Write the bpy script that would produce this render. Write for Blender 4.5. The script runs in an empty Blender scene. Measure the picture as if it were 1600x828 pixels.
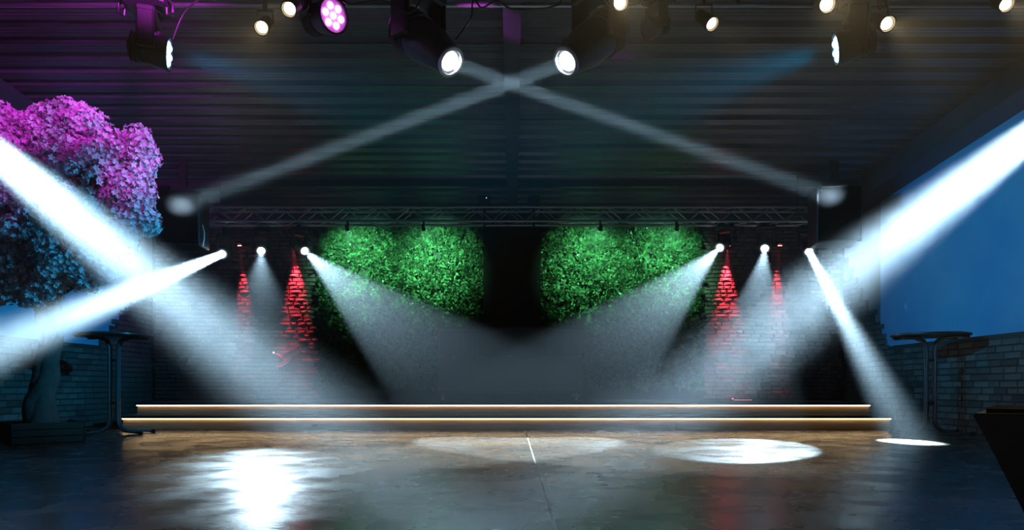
import bpy, math, random
from mathutils import Vector, Matrix, noise
random.seed(7)
R = math.radians
S = bpy.context.scene
C = S.collection

# ------------------------------------------------------------------ camera, world, exposure
CAM_Z = 0.55; F = 1067.0; CX, CY = 800.0, 605.0      # eye height, focal length in px, horizon centre of the 1600x828 frame
cd = bpy.data.cameras.new('camera'); cam = bpy.data.objects.new('camera', cd); C.objects.link(cam)
cam.location = (0, 0, CAM_Z); cam.rotation_euler = (R(90), 0, 0)
cd.sensor_width = 36; cd.lens = 36 * F / 1600; cd.shift_y = (CY - 414) / 1600; cd.clip_start = 0.05; cd.clip_end = 100
S.camera = cam
S.view_settings.view_transform = 'Standard'; S.view_settings.look = 'None'
S.view_settings.exposure = 0.0; S.view_settings.gamma = 1; S.view_settings.use_curve_mapping = False
W = bpy.data.worlds.new('night'); S.world = W; W.use_nodes = True
W.node_tree.nodes['Background'].inputs[0].default_value = (0.30, 0.45, 0.75, 1)
W.node_tree.nodes['Background'].inputs[1].default_value = 0.010
S.cycles.volume_bounces = 0
S.cycles.max_bounces = 7; S.cycles.diffuse_bounces = 3; S.cycles.glossy_bounces = 3
S.cycles.sample_clamp_indirect = 2.5
S.cycles.use_light_tree = True; S.cycles.transparent_max_bounces = 32
HAZE_DENSITY = 0.013; HAZE_G = 0.48

XL, XR, YB, YF = -5.9, 5.45, 11.2, -1.6               # room: left wall, right wall, back wall, open front
def ceil_z(y): return 4.33 - 0.075 * y

def P(px, py, D):
    return Vector(((px - CX) * D / F, D, CAM_Z - (py - CY) * D / F))

# ------------------------------------------------------------------ materials
MATS = {}
def mat(name, col, rough=0.6, metal=0.0, emit=None, estr=0.0, bump=0.0, bscale=20.0, vary=0.0, vscale=4.0, rand=0.0, spec=0.5, coords='Object', sheen=0.0):
    if name in MATS: return MATS[name]
    m = bpy.data.materials.new(name); m.use_nodes = True; MATS[name] = m
    nt = m.node_tree; b = nt.nodes['Principled BSDF']
    b.inputs['Base Color'].default_value = (*col, 1); b.inputs['Roughness'].default_value = rough
    b.inputs['Metallic'].default_value = metal; b.inputs['Specular IOR Level'].default_value = spec
    if emit:
        b.inputs['Emission Color'].default_value = (*emit, 1); b.inputs['Emission Strength'].default_value = estr
    tc = nt.nodes.new('ShaderNodeTexCoord')
    last = None
    if vary > 0:
        n = nt.nodes.new('ShaderNodeTexNoise'); n.inputs['Scale'].default_value = vscale; n.inputs['Detail'].default_value = 5
        nt.links.new(tc.outputs[coords], n.inputs['Vector'])
        mr = nt.nodes.new('ShaderNodeMapRange'); mr.inputs['From Min'].default_value = 0.3; mr.inputs['From Max'].default_value = 0.7
        mr.inputs['To Min'].default_value = 1 - vary; mr.inputs['To Max'].default_value = 1 + vary
        nt.links.new(n.outputs['Fac'], mr.inputs['Value']); last = mr.outputs[0]
    if rand > 0:
        oi = nt.nodes.new('ShaderNodeObjectInfo')
        mr = nt.nodes.new('ShaderNodeMapRange'); mr.inputs['To Min'].default_value = 1 - rand; mr.inputs['To Max'].default_value = 1 + rand
        nt.links.new(oi.outputs['Random'], mr.inputs['Value'])
        if last:
            mu = nt.nodes.new('ShaderNodeMath'); mu.operation = 'MULTIPLY'
            nt.links.new(last, mu.inputs[0]); nt.links.new(mr.outputs[0], mu.inputs[1]); last = mu.outputs[0]
        else: last = mr.outputs[0]
    if last:
        h = nt.nodes.new('ShaderNodeVectorMath'); h.operation = 'SCALE'; h.inputs[0].default_value = col
        nt.links.new(last, h.inputs['Scale']); nt.links.new(h.outputs[0], b.inputs['Base Color'])
    if bump > 0:
        n = nt.nodes.new('ShaderNodeTexNoise'); n.inputs['Scale'].default_value = bscale; n.inputs['Detail'].default_value = 4
        nt.links.new(tc.outputs[coords], n.inputs['Vector'])
        bp = nt.nodes.new('ShaderNodeBump'); bp.inputs['Strength'].default_value = bump; bp.inputs['Distance'].default_value = 0.01
        nt.links.new(n.outputs['Fac'], bp.inputs['Height']); nt.links.new(bp.outputs[0], b.inputs['Normal'])
    return m

def floor_material():
    m = bpy.data.materials.new('polished_concrete'); m.use_nodes = True; nt = m.node_tree; L = nt.links
    b = nt.nodes['Principled BSDF']; g = nt.nodes.new('ShaderNodeNewGeometry')
    def nz(scale, detail, stretch=(1, 1, 1), dist=0.0):
        mp = nt.nodes.new('ShaderNodeMapping'); mp.inputs['Scale'].default_value = stretch
        n = nt.nodes.new('ShaderNodeTexNoise'); n.inputs['Scale'].default_value = scale; n.inputs['Detail'].default_value = detail
        n.inputs['Distortion'].default_value = dist
        L.new(g.outputs['Position'], mp.inputs['Vector']); L.new(mp.outputs[0], n.inputs['Vector']); return n.outputs['Fac']
    def ramp(src, stops):
        r = nt.nodes.new('ShaderNodeValToRGB'); e = r.color_ramp.elements
        while len(e) < len(stops): e.new(0.5)
        for k, (p, c) in enumerate(stops): e[k].position = p; e[k].color = (*c, 1)
        L.new(src, r.inputs[0]); return r.outputs[0]
    big = ramp(nz(0.7, 9), [(0.30, (0.060, 0.050, 0.046)), (0.5, (0.105, 0.080, 0.064)), (0.70, (0.17, 0.125, 0.088))])
    fine = ramp(nz(9, 8, (0.6, 1.6, 1)), [(0.3, (0.55, 0.55, 0.57)), (0.7, (1.3, 1.28, 1.25))])
    mx = nt.nodes.new('ShaderNodeMix'); mx.data_type = 'RGBA'; mx.blend_type = 'MULTIPLY'; mx.inputs[0].default_value = 1
    L.new(big, mx.inputs[6]); L.new(fine, mx.inputs[7]); L.new(mx.outputs[2], b.inputs['Base Color'])
    mr = nt.nodes.new('ShaderNodeMapRange'); mr.inputs['From Min'].default_value = 0.35; mr.inputs['From Max'].default_value = 0.65
    mr.inputs['To Min'].default_value = 0.19; mr.inputs['To Max'].default_value = 0.33
    L.new(nz(3.0, 8), mr.inputs['Value']); L.new(mr.outputs[0], b.inputs['Roughness'])
    b.inputs['Specular IOR Level'].default_value = 0.6
    bp = nt.nodes.new('ShaderNodeBump'); bp.inputs['Strength'].default_value = 0.14; bp.inputs['Distance'].default_value = 0.01
    L.new(nz(26, 6, (0.5, 1.3, 1)), bp.inputs['Height']); L.new(bp.outputs[0], b.inputs['Normal'])
    return m

def mural_material():
    m = bpy.data.materials.new('painted_sky'); m.use_nodes = True; nt = m.node_tree; L = nt.links
    b = nt.nodes['Principled BSDF']; g = nt.nodes.new('ShaderNodeNewGeometry')
    n = nt.nodes.new('ShaderNodeTexNoise'); n.inputs['Scale'].default_value = 0.55; n.inputs['Detail'].default_value = 3
    L.new(g.outputs['Position'], n.inputs['Vector'])
    r = nt.nodes.new('ShaderNodeValToRGB'); e = r.color_ramp.elements
    e[0].position = 0.35; e[0].color = (0.10, 0.36, 0.66, 1); e[1].position = 0.72; e[1].color = (0.34, 0.56, 0.76, 1)
    L.new(n.outputs['Fac'], r.inputs[0]); L.new(r.outputs[0], b.inputs['Base Color'])
    b.inputs['Roughness'].default_value = 0.75
    return m

def wood_material(name, c0, c1, stretch):
    m = bpy.data.materials.new(name); m.use_nodes = True; nt = m.node_tree; L = nt.links
    b = nt.nodes['Principled BSDF']; g = nt.nodes.new('ShaderNodeNewGeometry')
    mp = nt.nodes.new('ShaderNodeMapping'); mp.inputs['Scale'].default_value = stretch
    n = nt.nodes.new('ShaderNodeTexNoise'); n.inputs['Scale'].default_value = 1; n.inputs['Detail'].default_value = 6
    L.new(g.outputs['Position'], mp.inputs['Vector']); L.new(mp.outputs[0], n.inputs['Vector'])
    r = nt.nodes.new('ShaderNodeValToRGB'); e = r.color_ramp.elements
    e[0].position = 0.35; e[0].color = (*c0, 1); e[1].position = 0.65; e[1].color = (*c1, 1)
    L.new(n.outputs['Fac'], r.inputs[0])
    mp2 = nt.nodes.new('ShaderNodeMapping'); mp2.inputs['Scale'].default_value = (2.1, 1, 7)   # knots
    v = nt.nodes.new('ShaderNodeTexVoronoi'); v.inputs['Scale'].default_value = 1.0
    L.new(g.outputs['Position'], mp2.inputs['Vector']); L.new(mp2.outputs[0], v.inputs['Vector'])
    k = nt.nodes.new('ShaderNodeMapRange'); k.inputs['From Min'].default_value = 0.05; k.inputs['From Max'].default_value = 0.13
    k.inputs['To Min'].default_value = 0.3; L.new(v.outputs['Distance'], k.inputs['Value'])
    mx = nt.nodes.new('ShaderNodeVectorMath'); mx.operation = 'SCALE'
    L.new(r.outputs[0], mx.inputs[0]); L.new(k.outputs[0], mx.inputs['Scale'])
    L.new(mx.outputs[0], b.inputs['Base Color']); b.inputs['Roughness'].default_value = 0.5
    return m

FLOOR = floor_material(); MURAL = mural_material()
WOOD = wood_material('pine_board', (0.24, 0.17, 0.11), (0.38, 0.28, 0.19), (2, 8, 60))
M_STAGE = mat('stage_carpet', (0.012, 0.014, 0.018), 0.9, bump=0.3, bscale=300)
M_BLACK = mat('matt_black', (0.006, 0.006, 0.007), 0.6)
M_BLACK2 = mat('black_plastic', (0.008, 0.008, 0.010), 0.45, vary=0.1)
M_FABRIC = mat('black_cloth', (0.006, 0.006, 0.007), 0.95, spec=0.2, bump=0.4, bscale=400)
M_GRILLE = mat('speaker_cloth', (0.0018, 0.0018, 0.002), 0.95, spec=0.02)
M_BOOTH = mat('booth_panel', (0.035, 0.045, 0.055), 0.45, vary=0.08)
M_BOOTHF = mat('booth_frame', (0.10, 0.045, 0.045), 0.4, metal=0.6)
M_ALU = mat('aluminium', (0.42, 0.43, 0.45), 0.38, metal=0.9)
M_STEEL = mat('painted_steel', (0.055, 0.06, 0.07), 0.45, metal=0.2, vary=0.15)
M_TABLE = mat('dark_table', (0.035, 0.035, 0.04), 0.28, vary=0.1)
M_DECK = mat('coated_deck', (0.105, 0.112, 0.125), 0.36, metal=0.35, vary=0.12, vscale=3, rand=0.07)
M_WALLG = mat('grey_plaster', (0.17, 0.18, 0.20), 0.85, vary=0.12, vscale=1.5, coords='Generated')
M_MORTAR = mat('mortar', (0.040, 0.038, 0.040), 0.95, bump=0.5, bscale=60)
M_BRICK = mat('aged_brick', (0.085, 0.08, 0.078), 0.85, vary=0.3, vscale=2.5, rand=0.55, bump=0.6, bscale=14)
M_BRICKD = mat('dark_brick', (0.11, 0.078, 0.072), 0.8, vary=0.3, vscale=2.5, rand=0.25, bump=0.8, bscale=14)
M_BARK = mat('bark', (0.10, 0.085, 0.08), 0.9, vary=0.35, vscale=7, bump=1.0, bscale=18)
M_PETAL = mat('blossom_petal', (0.74, 0.64, 0.70), 0.7, rand=0.15)
M_PLANTER = mat('planter_board', (0.05, 0.045, 0.035), 0.7, vary=0.3)
M_SOIL = mat('soil', (0.03, 0.022, 0.016), 0.95, bump=1, bscale=30)
M_LEAF = mat('leaf_green', (0.065, 0.14, 0.06), 0.22, rand=0.35, vary=0.6, vscale=13)
M_LEAFD = mat('leaf_backing', (0.012, 0.03, 0.012), 0.8)
M_ROPE = mat('cable_rubber', (0.012, 0.012, 0.013), 0.4)
M_RED = mat('red_foil', (0.75, 0.12, 0.15), 0.35, metal=0.3)
M_JOINT = mat('joint_filler', (0.34, 0.28, 0.20), 0.6, vary=0.2)
LEDW = (1.0, 0.70, 0.36)
def emis(name, col, s): return mat(name, (0.8, 0.8, 0.8), 0.4, emit=col, estr=s)
E_WHITE = emis('lit_lens_white', (0.86, 0.95, 1.0), 14)
E_WARM = emis('lit_lens_warm', (1.0, 0.78, 0.45), 14)
E_LED = emis('led_strip_glow', LEDW, 9)
E_MAG = emis('lit_led_magenta', (0.95, 0.22, 1.0), 5)
E_MAG2 = emis('led_plate_magenta', (0.55, 0.05, 0.6), 0.5)
E_CYAN = emis('lit_led_blue', (0.25, 0.65, 1.0), 7)
E_BLUE2 = emis('led_plate_blue', (0.02, 0.22, 0.45), 0.35)
E_REDL = emis('lit_led_red', (1.0, 0.25, 0.25), 9)

# ------------------------------------------------------------------ mesh helpers
class MB:
    def __init__(s): s.v = []; s.f = []
    def add(s, vs, fs, M=None):
        n = len(s.v)
        s.v += [(M @ Vector(p)) if M is not None else Vector(p) for p in vs]
        s.f += [tuple(i + n for i in q) for q in fs]; return s
    def box(s, lo, hi, M=None, ch=0.0):
        x0, y0, z0 = lo; x1, y1, z1 = hi
        if ch <= 0:
            vs = [(x, y, z) for z in (z0, z1) for y in (y0, y1) for x in (x0, x1)]
            return s.add(vs, [(0, 2, 3, 1), (4, 5, 7, 6), (0, 1, 5, 4), (2, 6, 7, 3), (0, 4, 6, 2), (1, 3, 7, 5)], M)
        vs = []; ring = []                                    # chamfered box: rounded in plan, stepped at both ends
        def rect(z, i, c):
            a, b, d, e = x0 + i, x1 - i, y0 + i, y1 - i
            return [(a + c, d, z), (b - c, d, z), (b, d + c, z), (b, e - c, z), (b - c, e, z), (a + c, e, z), (a, e - c, z), (a, d + c, z)]
        for z, i in ((z0, ch), (z0 + ch, 0), (z1 - ch, 0), (z1, ch)): vs += rect(z, i, ch)
        fs = [tuple(range(7, -1, -1)), tuple(range(24, 32))]
        for r in range(3):
            for k in range(8):
                a = r * 8 + k; b = r * 8 + (k + 1) % 8; fs.append((a, b, b + 8, a + 8))
        return s.add(vs, fs, M)
    def tube(s, pts, r, n=8, cap=True, M=None):
        pts = [Vector(p) for p in pts]; rs = r if isinstance(r, (list, tuple)) else [r] * len(pts)
        vs = []; t0 = (pts[1] - pts[0]).normalized(); up = Vector((0, 0, 1)) if abs(t0.z) < 0.9 else Vector((1, 0, 0))
        u = t0.cross(up).normalized()
        for i, p in enumerate(pts):
            t = (pts[min(i + 1, len(pts) - 1)] - pts[max(i - 1, 0)]).normalized()
            u = (u - t * u.dot(t)).normalized(); w = t.cross(u)
            for k in range(n):
                a = 2 * math.pi * k / n; vs.append(p + (u * math.cos(a) + w * math.sin(a)) * rs[i])
        fs = [(i * n + k, i * n + (k + 1) % n, (i + 1) * n + (k + 1) % n, (i + 1) * n + k) for i in range(len(pts) - 1) for k in range(n)]
        if cap: fs += [tuple(range(n - 1, -1, -1)), tuple(range((len(pts) - 1) * n, len(pts) * n))]
        return s.add(vs, fs, M)
    def lathe(s, prof, n=24, M=None):
        vs = []; 
        for r, z in prof:
            for k in range(n):
                a = 2 * math.pi * k / n; vs.append((r * math.cos(a), r * math.sin(a), z))
        fs = [(i * n + k, i * n + (k + 1) % n, (i + 1) * n + (k + 1) % n, (i + 1) * n + k) for i in range(len(prof) - 1) for k in range(n)]
        if prof[0][0] > 1e-5: fs.append(tuple(range(n - 1, -1, -1)))
        if prof[-1][0] > 1e-5: fs.append(tuple(range((len(prof) - 1) * n, len(prof) * n)))
        return s.add(vs, fs, M)
    def prism(s, poly, x0, x1, M=None):                        # poly in (y, z) extruded along x
        n = len(poly)
        vs = [(x0, y, z) for y, z in poly] + [(x1, y, z) for y, z in poly]
        fs = [(k, (k + 1) % n, (k + 1) % n + n, k + n) for k in range(n)] + [tuple(range(n - 1, -1, -1)), tuple(range(n, 2 * n))]
        return s.add(vs, fs, M)
    def mesh(s, name, m, smooth=False):
        me = bpy.data.meshes.new(name); me.from_pydata([tuple(v) for v in s.v], [], s.f); me.validate()
        import bmesh
        bm = bmesh.new(); bm.from_mesh(me); bmesh.ops.recalc_face_normals(bm, faces=bm.faces); bm.to_mesh(me); bm.free()
        me.materials.append(m)
        if smooth: me.polygons.foreach_set('use_smooth', [True] * len(me.polygons)); me.set_sharp_from_angle(angle=R(40))
        return me
    def build(s, name, m, parent=None, smooth=False):
        return put(name, s.mesh(name, m, smooth), parent)

def put(name, me, parent=None):
    o = bpy.data.objects.new(name, me); C.objects.link(o)
    if parent is not None: o.parent = parent
    return o
def tag(o, label, cat, group=None, kind=None):
    o['label'] = label; o['category'] = cat
    if group: o['group'] = group
    if kind: o['kind'] = kind
    return o
def thing(name, label, cat, loc=(0, 0, 0), rz=0, group=None):
    o = bpy.data.objects.new(name, None); C.objects.link(o); o.location = loc; o.rotation_euler = (0, 0, rz)
    o.empty_display_size = 0.1
    return tag(o, label, cat, group)
def struct(o): o['kind'] = 'structure'; return o
def aim(d):                                                    # matrix that turns local +Z onto direction d
    return Vector(d).normalized().to_track_quat('Z', 'Y').to_matrix().to_4x4()
def copy_tree(o, parent=None):
    c = o.copy(); C.objects.link(c)
    if parent is not None: c.parent = parent
    for ch in list(o.children):
        if ch.type == 'MESH': copy_tree(ch, c)
    return c

def spot(loc, target, power, half_deg, col=(0.82, 0.93, 1.0), blend=0.3, radius=0.05, off=0.0):
    d = (Vector(target) - Vector(loc)).normalized()
    l = bpy.data.lights.new('spot_lamp', 'SPOT'); l.energy = power; l.color = col
    l.spot_size = R(2 * half_deg); l.spot_blend = blend; l.shadow_soft_size = radius
    o = bpy.data.objects.new('spot_lamp', l); C.objects.link(o)
    o.location = Vector(loc) + d * off; o.rotation_euler = d.to_track_quat('-Z', 'Y').to_euler()
    return o

def beam(loc, target, power, spread_deg, col=(0.82, 0.93, 1.0), radius=0.05, off=0.0):
    """a disk lamp that sends its light out as a nearly parallel beam"""
    d = (Vector(target) - Vector(loc)).normalized()
    l = bpy.data.lights.new('beam_lamp', 'AREA'); l.shape = 'DISK'; l.size = 2 * radius; l.energy = power; l.color = col; l.spread = R(spread_deg)
    o = bpy.data.objects.new('beam_lamp', l); C.objects.link(o)
    o.location = Vector(loc) + d * off; o.rotation_euler = d.to_track_quat('-Z', 'Y').to_euler()
    return o

# ------------------------------------------------------------------ structure: floor
fb = MB().box((XL - 0.3, YF, -0.12), (XR + 0.3, YB + 0.3, -0.012)).build('floor', mat('floor_bed', (0.05, 0.045, 0.04), 0.8)); struct(fb)
JX = 0.17
for (x0, x1) in ((XL, JX - 0.007), (JX + 0.007, XR)):
    for (y0, y1) in ((YF, 3.738), (3.742, 8.9)):
        s = MB().box((x0, y0, -0.012), (x1, y1, 0.0)).build('slab', FLOOR, fb)
MB().box((JX - 0.006, YF, -0.012), (JX + 0.006, 8.75, -0.0008)).build('joint_strip', M_JOINT, fb)

# ceiling: trapezoidal deck sheets running wall to wall, split at the middle beam
PW = 0.78; RIB = PW / 3
prof = []
for k in range(3):
    b = k * RIB
    prof += [(b, 0.0), (b + 0.035, 0.0), (b + 0.041, 0.005), (b + 0.047, 0.0), (b + 0.083, 0.0), (b + 0.089, 0.005), (b + 0.095, 0.0),
             (b + 0.135, 0.0), (b + 0.16, 0.042), (b + 0.225, 0.042), (b + RIB - 0.004, 0.003)]
prof[-1] = (PW - 0.012, 0.003)
ceil = bpy.data.objects.new('ceiling', None); C.objects.link(ceil); struct(ceil)
def deck_mesh(x0, x1):
    mb = MB(); top = [(prof[-1][0], 0.06), (0.0, 0.06)]
    pr = [(0.0, 0.0)] + prof[1:]
    mb.prism(pr + top, x0, x1); return mb.mesh('deck_sheet', M_DECK)
dl, dr = deck_mesh(XL - 0.05, -0.02), deck_mesh(0.02, XR + 0.05)
y = YB + 0.02; tilt = math.atan(0.075)
while y > YF:
    for me in (dl, dr):
        o = put('deck_sheet', me, ceil); o.location = (0, y - PW, ceil_z(y - PW)); o.rotation_euler = (-tilt, 0, 0)
    y -= PW
MB().add([(XL - 0.3, YF - 0.5, ceil_z(YF - 0.5) + 0.075), (XR + 0.3, YF - 0.5, ceil_z(YF - 0.5) + 0.075), (XR + 0.3, YB + 0.3, ceil_z(YB + 0.3) + 0.075), (XL - 0.3, YB + 0.3, ceil_z(YB + 0.3) + 0.075),
          (XL - 0.3, YF - 0.5, ceil_z(YF - 0.5) + 0.12), (XR + 0.3, YF - 0.5, ceil_z(YF - 0.5) + 0.12), (XR + 0.3, YB + 0.3, ceil_z(YB + 0.3) + 0.12), (XL - 0.3, YB + 0.3, ceil_z(YB + 0.3) + 0.12)],
         [(0, 1, 2, 3), (4, 7, 6, 5), (0, 4, 5, 1), (1, 5, 6, 2), (2, 6, 7, 3), (3, 7, 4, 0)]).build('roof_board', M_BLACK, ceil)

def sloped_beam(name, x0, x1, drop, y0=YF, y1=YB, m=M_STEEL, up=0.0):
    mb = MB(); poly = [(y0, ceil_z(y0) - drop), (y1, ceil_z(y1) - drop), (y1, ceil_z(y1) + up), (y0, ceil_z(y0) + up)]
    mb.prism(poly, x0, x1); o = mb.build(name, m); return struct(o)
# middle I-beam: web + flanges
mb = MB()
for (x0, x1, d0, d1) in ((-0.075, 0.075, 0.32, 0.305), (-0.006, 0.006, 0.305, 0.015), (-0.075, 0.075, 0.015, 0.0)):
    mb.prism([(YF, ceil_z(YF) - d0), (YB - 0.02, ceil_z(YB) - d0), (YB - 0.02, ceil_z(YB) - d1), (YF, ceil_z(YF) - d1)], x0, x1)
struct(mb.build('beam_middle', M_STEEL))
mb = MB().box((-0.078, 10.99, 2.76), (0.072, 11.14, 3.17)); mb.box((-0.095, 10.97, 3.17), (0.09, 11.16, 3.185))
for zz in (2.9, 3.02): mb.lathe([(0.012, 0), (0.012, 0.012), (0.0, 0.014)], 6, Matrix.Translation((0, 10.99, zz)) @ Matrix.Rotation(R(90), 4, 'X'))
o = mb.build('beam_bracket', M_STEEL); struct(o)
# side gutters (box beams along the eaves)
sloped_beam('beam_left', XL, XL + 0.50, 0.28); sloped_beam('beam_right', XR - 0.35, XR, 0.28)
for x0, x1 in ((XL + 0.49, XL + 0.53), (XR - 0.38, XR - 0.34)): sloped_beam('trim_left' if x0 < 0 else 'trim_right', x0, x1, 0.30)
# purlin across the ceiling near the back
mb = MB().box((XL + 0.5, 9.98, 3.50), (XR - 0.35, 10.06, 3.60)); mb.box((XL + 0.9, 9.97, 3.485), (XR - 0.8, 10.0, 3.5))
struct(mb.build('trim_purlin', M_STEEL))

# ------------------------------------------------------------------ structure: walls
def wall_side(name, x, sgn, y_corner):
    x0, x1 = (x - 0.2, x) if sgn < 0 else (x, x + 0.2)
    w = MB().prism([(YF, 0), (y_corner, 0), (y_corner, ceil_z(y_corner)), (YF, ceil_z(YF))], x0, x1).build(name, MURAL); struct(w)
    w2 = MB().prism([(y_corner, 0), (YB + 0.2, 0), (YB + 0.2, ceil_z(YB)), (y_corner, ceil_z(y_corner))], x0, x1).build('plaster_end', M_WALLG, w)
    return w
wl = wall_side('wall_left', XL, -1, 10.75); wr = wall_side('wall_right', XR, 1, 10.1)
wb = struct(MB().box((XL, YB, 0), (XR, YB + 0.2, 3.62)).build('wall_back', M_MORTAR))
MB().box((XL, YB - 0.012, 3.2), (XR, YB, 3.6)).build('cladding_panel', M_DECK, wb)
for k in range(7):
    zz = 3.215 + k * 0.045
    for (a, b) in ((XL + 0.02, -0.08), (0.08, XR - 0.02)):
        MB().box((a, YB - 0.03, zz), (b, YB - 0.012, zz + 0.026)).build('cladding_rib', M_DECK, wb)

def brick_mesh(l, h, d, seed, mt, rough=0.004):
    rnd = random.Random(seed); c = 0.005
    mb = MB()
    fr = [(-l/2, -h/2), (l/2, -h/2), (l/2, h/2), (-l/2, h/2)]
    vs = [(x, 0, z) for x, z in fr] + [(x, -d + rnd.uniform(0, rough), z) for x, z in fr]
    vs += [(x * (1 - 2 * c / l) + rnd.uniform(-rough, rough) * 0.5, -d - 0.004 - rnd.uniform(0, rough), z * (1 - 2 * c / h)) for x, z in fr]
    vs.append((rnd.uniform(-.2, .2) * l, -d - 0.005 - rnd.uniform(0, 2 * rough), 0))
    fs = [(0, 1, 5, 4), (1, 2, 6, 5), (2, 3, 7, 6), (3, 0, 4, 7)] + [(4 + k, 4 + (k + 1) % 4, 8 + (k + 1) % 4, 8 + k) for k in range(4)]
    fs += [(8, 9, 12), (9, 10, 12), (10, 11, 12), (11, 8, 12)]
    mb.add(vs, fs); return mb
def joined(name, mats, m, parent):
    """many small pieces past the limit, joined into one stuff part"""
    big = MB()
    for mb, M in mats: big.add(mb.v, mb.f, M)
    me = bpy.data.meshes.new(name); me.from_pydata([tuple(v) for v in big.v], [], big.f); me.materials.append(m)
    o = put(name, me, parent); o['kind'] = 'stuff'; return o

def ruin_top_left(y):      # brick top along the left wall: level wainscot, then broken steps rising to the corner
    return 1.15 if y < 9.75 else 1.15 + (math.floor((y - 9.75) / 0.13) + 1) * 0.105
def ruin_top_right(y):
    return 1.15 if y < 9.95 else 1.15 + (math.floor((y - 9.95) / 0.16) + 1) * 0.19
BH = 0.078
def clad_side(parent, x, sgn, topf, seed):
    rnd = random.Random(seed)
    protos = [brick_mesh(l, BH - 0.010, 0.02, k, M_BRICK, 0.005) for k, l in enumerate((0.15, 0.2, 0.24, 0.26, 0.18))]
    lens = (0.15, 0.2, 0.24, 0.26, 0.18); meshes = [p.mesh('brick', M_BRICK) for p in protos]
    rz = -R(90) if sgn > 0 else R(90)                           # front (-Y local) must face into the room
    items = []
    row = 0; z = 0.0
    while z < 3.4:
        y = YB - 0.02 - rnd.uniform(0, 0.1)
        while y > 1.2:
            k = rnd.randrange(5); l = lens[k] + 0.010
            yc = y - l / 2
            if z + BH <= topf(yc) + 0.01 and not (z + BH > topf(yc) - 0.09 and topf(yc) < 1.2 and rnd.random() < 0.02):
                vis = 0 if yc > 4.6 else 3
                items.append((vis + (0.0 if z < 1.15 else 0.5) + abs(yc - 7.2) * 0.1, k, Matrix.Translation((x + (0.0 if True else 0), yc, z + BH / 2)) @ Matrix.Rotation(rz, 4, 'Z')))
            y -= l
        z += BH
    items.sort(key=lambda t: t[0])
    for _, k, M in items[:300]:
        o = put('brick', meshes[k], parent); o.matrix_local = M
    if items[300:]: joined('distant_bricks', [(protos[k], M) for _, k, M in items[300:]], M_BRICK, parent)
clad_side(wl, XL, -1, ruin_top_left, 3); clad_side(wr, XR, 1, ruin_top_right, 5)
# mortar bed behind the side bricks
def bed(parent, x, sgn, topf):
    y0 = 1.2; t = 0.008
    mb = MB(); y = y0
    mb.box((x if sgn < 0 else x - t, y0, 0), (x + t if sgn < 0 else x, 9.75, 1.145))
    y = 9.75
    while y < YB - 0.01:
        z = topf(y + 0.02); mb.box((x if sgn < 0 else x - t, y, 0), (x + t if sgn < 0 else x, min(y + 0.05, YB), min(z - 0.01, 3.2))); y += 0.05
    mb.build('mortar_bed', M_MORTAR, parent)
bed(wl, XL, -1, ruin_top_left); bed(wr, XR, 1, ruin_top_right)

# back wall brickwork, left and right of the plant wall
def clad_back(x0, x1, cols, seed):
    rnd = random.Random(seed); h = 0.066
    lens = (0.10, 0.14, 0.18, 0.21); protos = [brick_mesh(l, h - 0.009, 0.024, 40 + k, M_BRICKD, 0.010) for k, l in enumerate(lens)]
    meshes = [p.mesh('brick', M_BRICKD) for p in protos]
    items = []; z = 0.36
    while z < 3.18:
        x = x0 + rnd.uniform(0, 0.05)
        while x < x1:
            k = rnd.randrange(4); l = lens[k] + 0.009; xc = x + l / 2
            if xc + l / 2 < x1:
                d = min(abs(xc - c) for c in cols) + max(0, 1.2 - z) * 0.5
                items.append((d, k, Matrix.Translation((xc, YB, z + h / 2)) @ Matrix.Rotation(rnd.uniform(-.02, .02), 4, 'Y')))
            x += l
        z += h
    items.sort(key=lambda t: t[0])
    for _, k, M in items[:150]:
        o = put('brick', meshes[k], wb); o.matrix_local = M
    return [(protos[k], M) for _, k, M in items[150:]]
RC = [(381 - 800) / 95.3, (463 - 800) / 95.3, (1133 - 800) / 95.3, (1212 - 800) / 95.3]
rest = clad_back(XL + 0.02, -3.12, RC[:2], 11) + clad_back(3.12, XR - 0.02, RC[2:], 12)
joined('distant_bricks', rest, M_BRICKD, wb)
struct(MB().box((-0.46, 10.9, 0.35), (0.46, YB - 0.03, 3.19)).build('wall_shade_panel', M_FABRIC))  # black panel stands in for shade on the unlit middle of the greenery

# ------------------------------------------------------------------ structure: stage with two lit steps
stage = bpy.data.objects.new('stage', None); C.objects.link(stage)
tag(stage, 'low two-step wooden stage with warm light strips under each step edge', 'stage')
MB().box((-5.0, 9.13, 0), (4.77, YB - 0.04, 0.31)).build('platform', M_STAGE, stage)
MB().box((-5.02, 9.06, 0.312), (4.79, YB - 0.04, 0.35), ch=0.006).build('deck_top', M_STAGE, stage)
MB().box((-5.0, 8.79, 0), (4.86, 9.13, 0.148)).build('step_body', M_STAGE, stage)
MB().box((-5.02, 8.72, 0.15), (4.88, 9.14, 0.19), ch=0.006).build('step_tread', M_STAGE, stage)
def risers(xa, xb, yy, z0, z1, cuts):
    xs = [xa] + cuts + [xb]
    for a, b in zip(xs, xs[1:]):
        MB().box((a + 0.001, yy - 0.02, z0), (b - 0.001, yy, z1), ch=0.002).build('riser_board', WOOD, stage)
risers(-5.0, 4.86, 8.79, 0.004, 0.148, [-1.6, 2.1]); risers(-5.0, 4.77, 9.13, 0.192, 0.310, [-2.4, 0.9])
MB().box((-5.0, 8.752, 0.1405), (4.86, 8.764, 0.1495)).build('light_strip', E_LED, stage)['label'] = 'glowing warm strip under the lower step'
MB().box((-5.0, 9.092, 0.3025), (4.77, 9.104, 0.3115)).build('light_strip', E_LED, stage)['label'] = 'glowing warm strip under the upper step'

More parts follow.
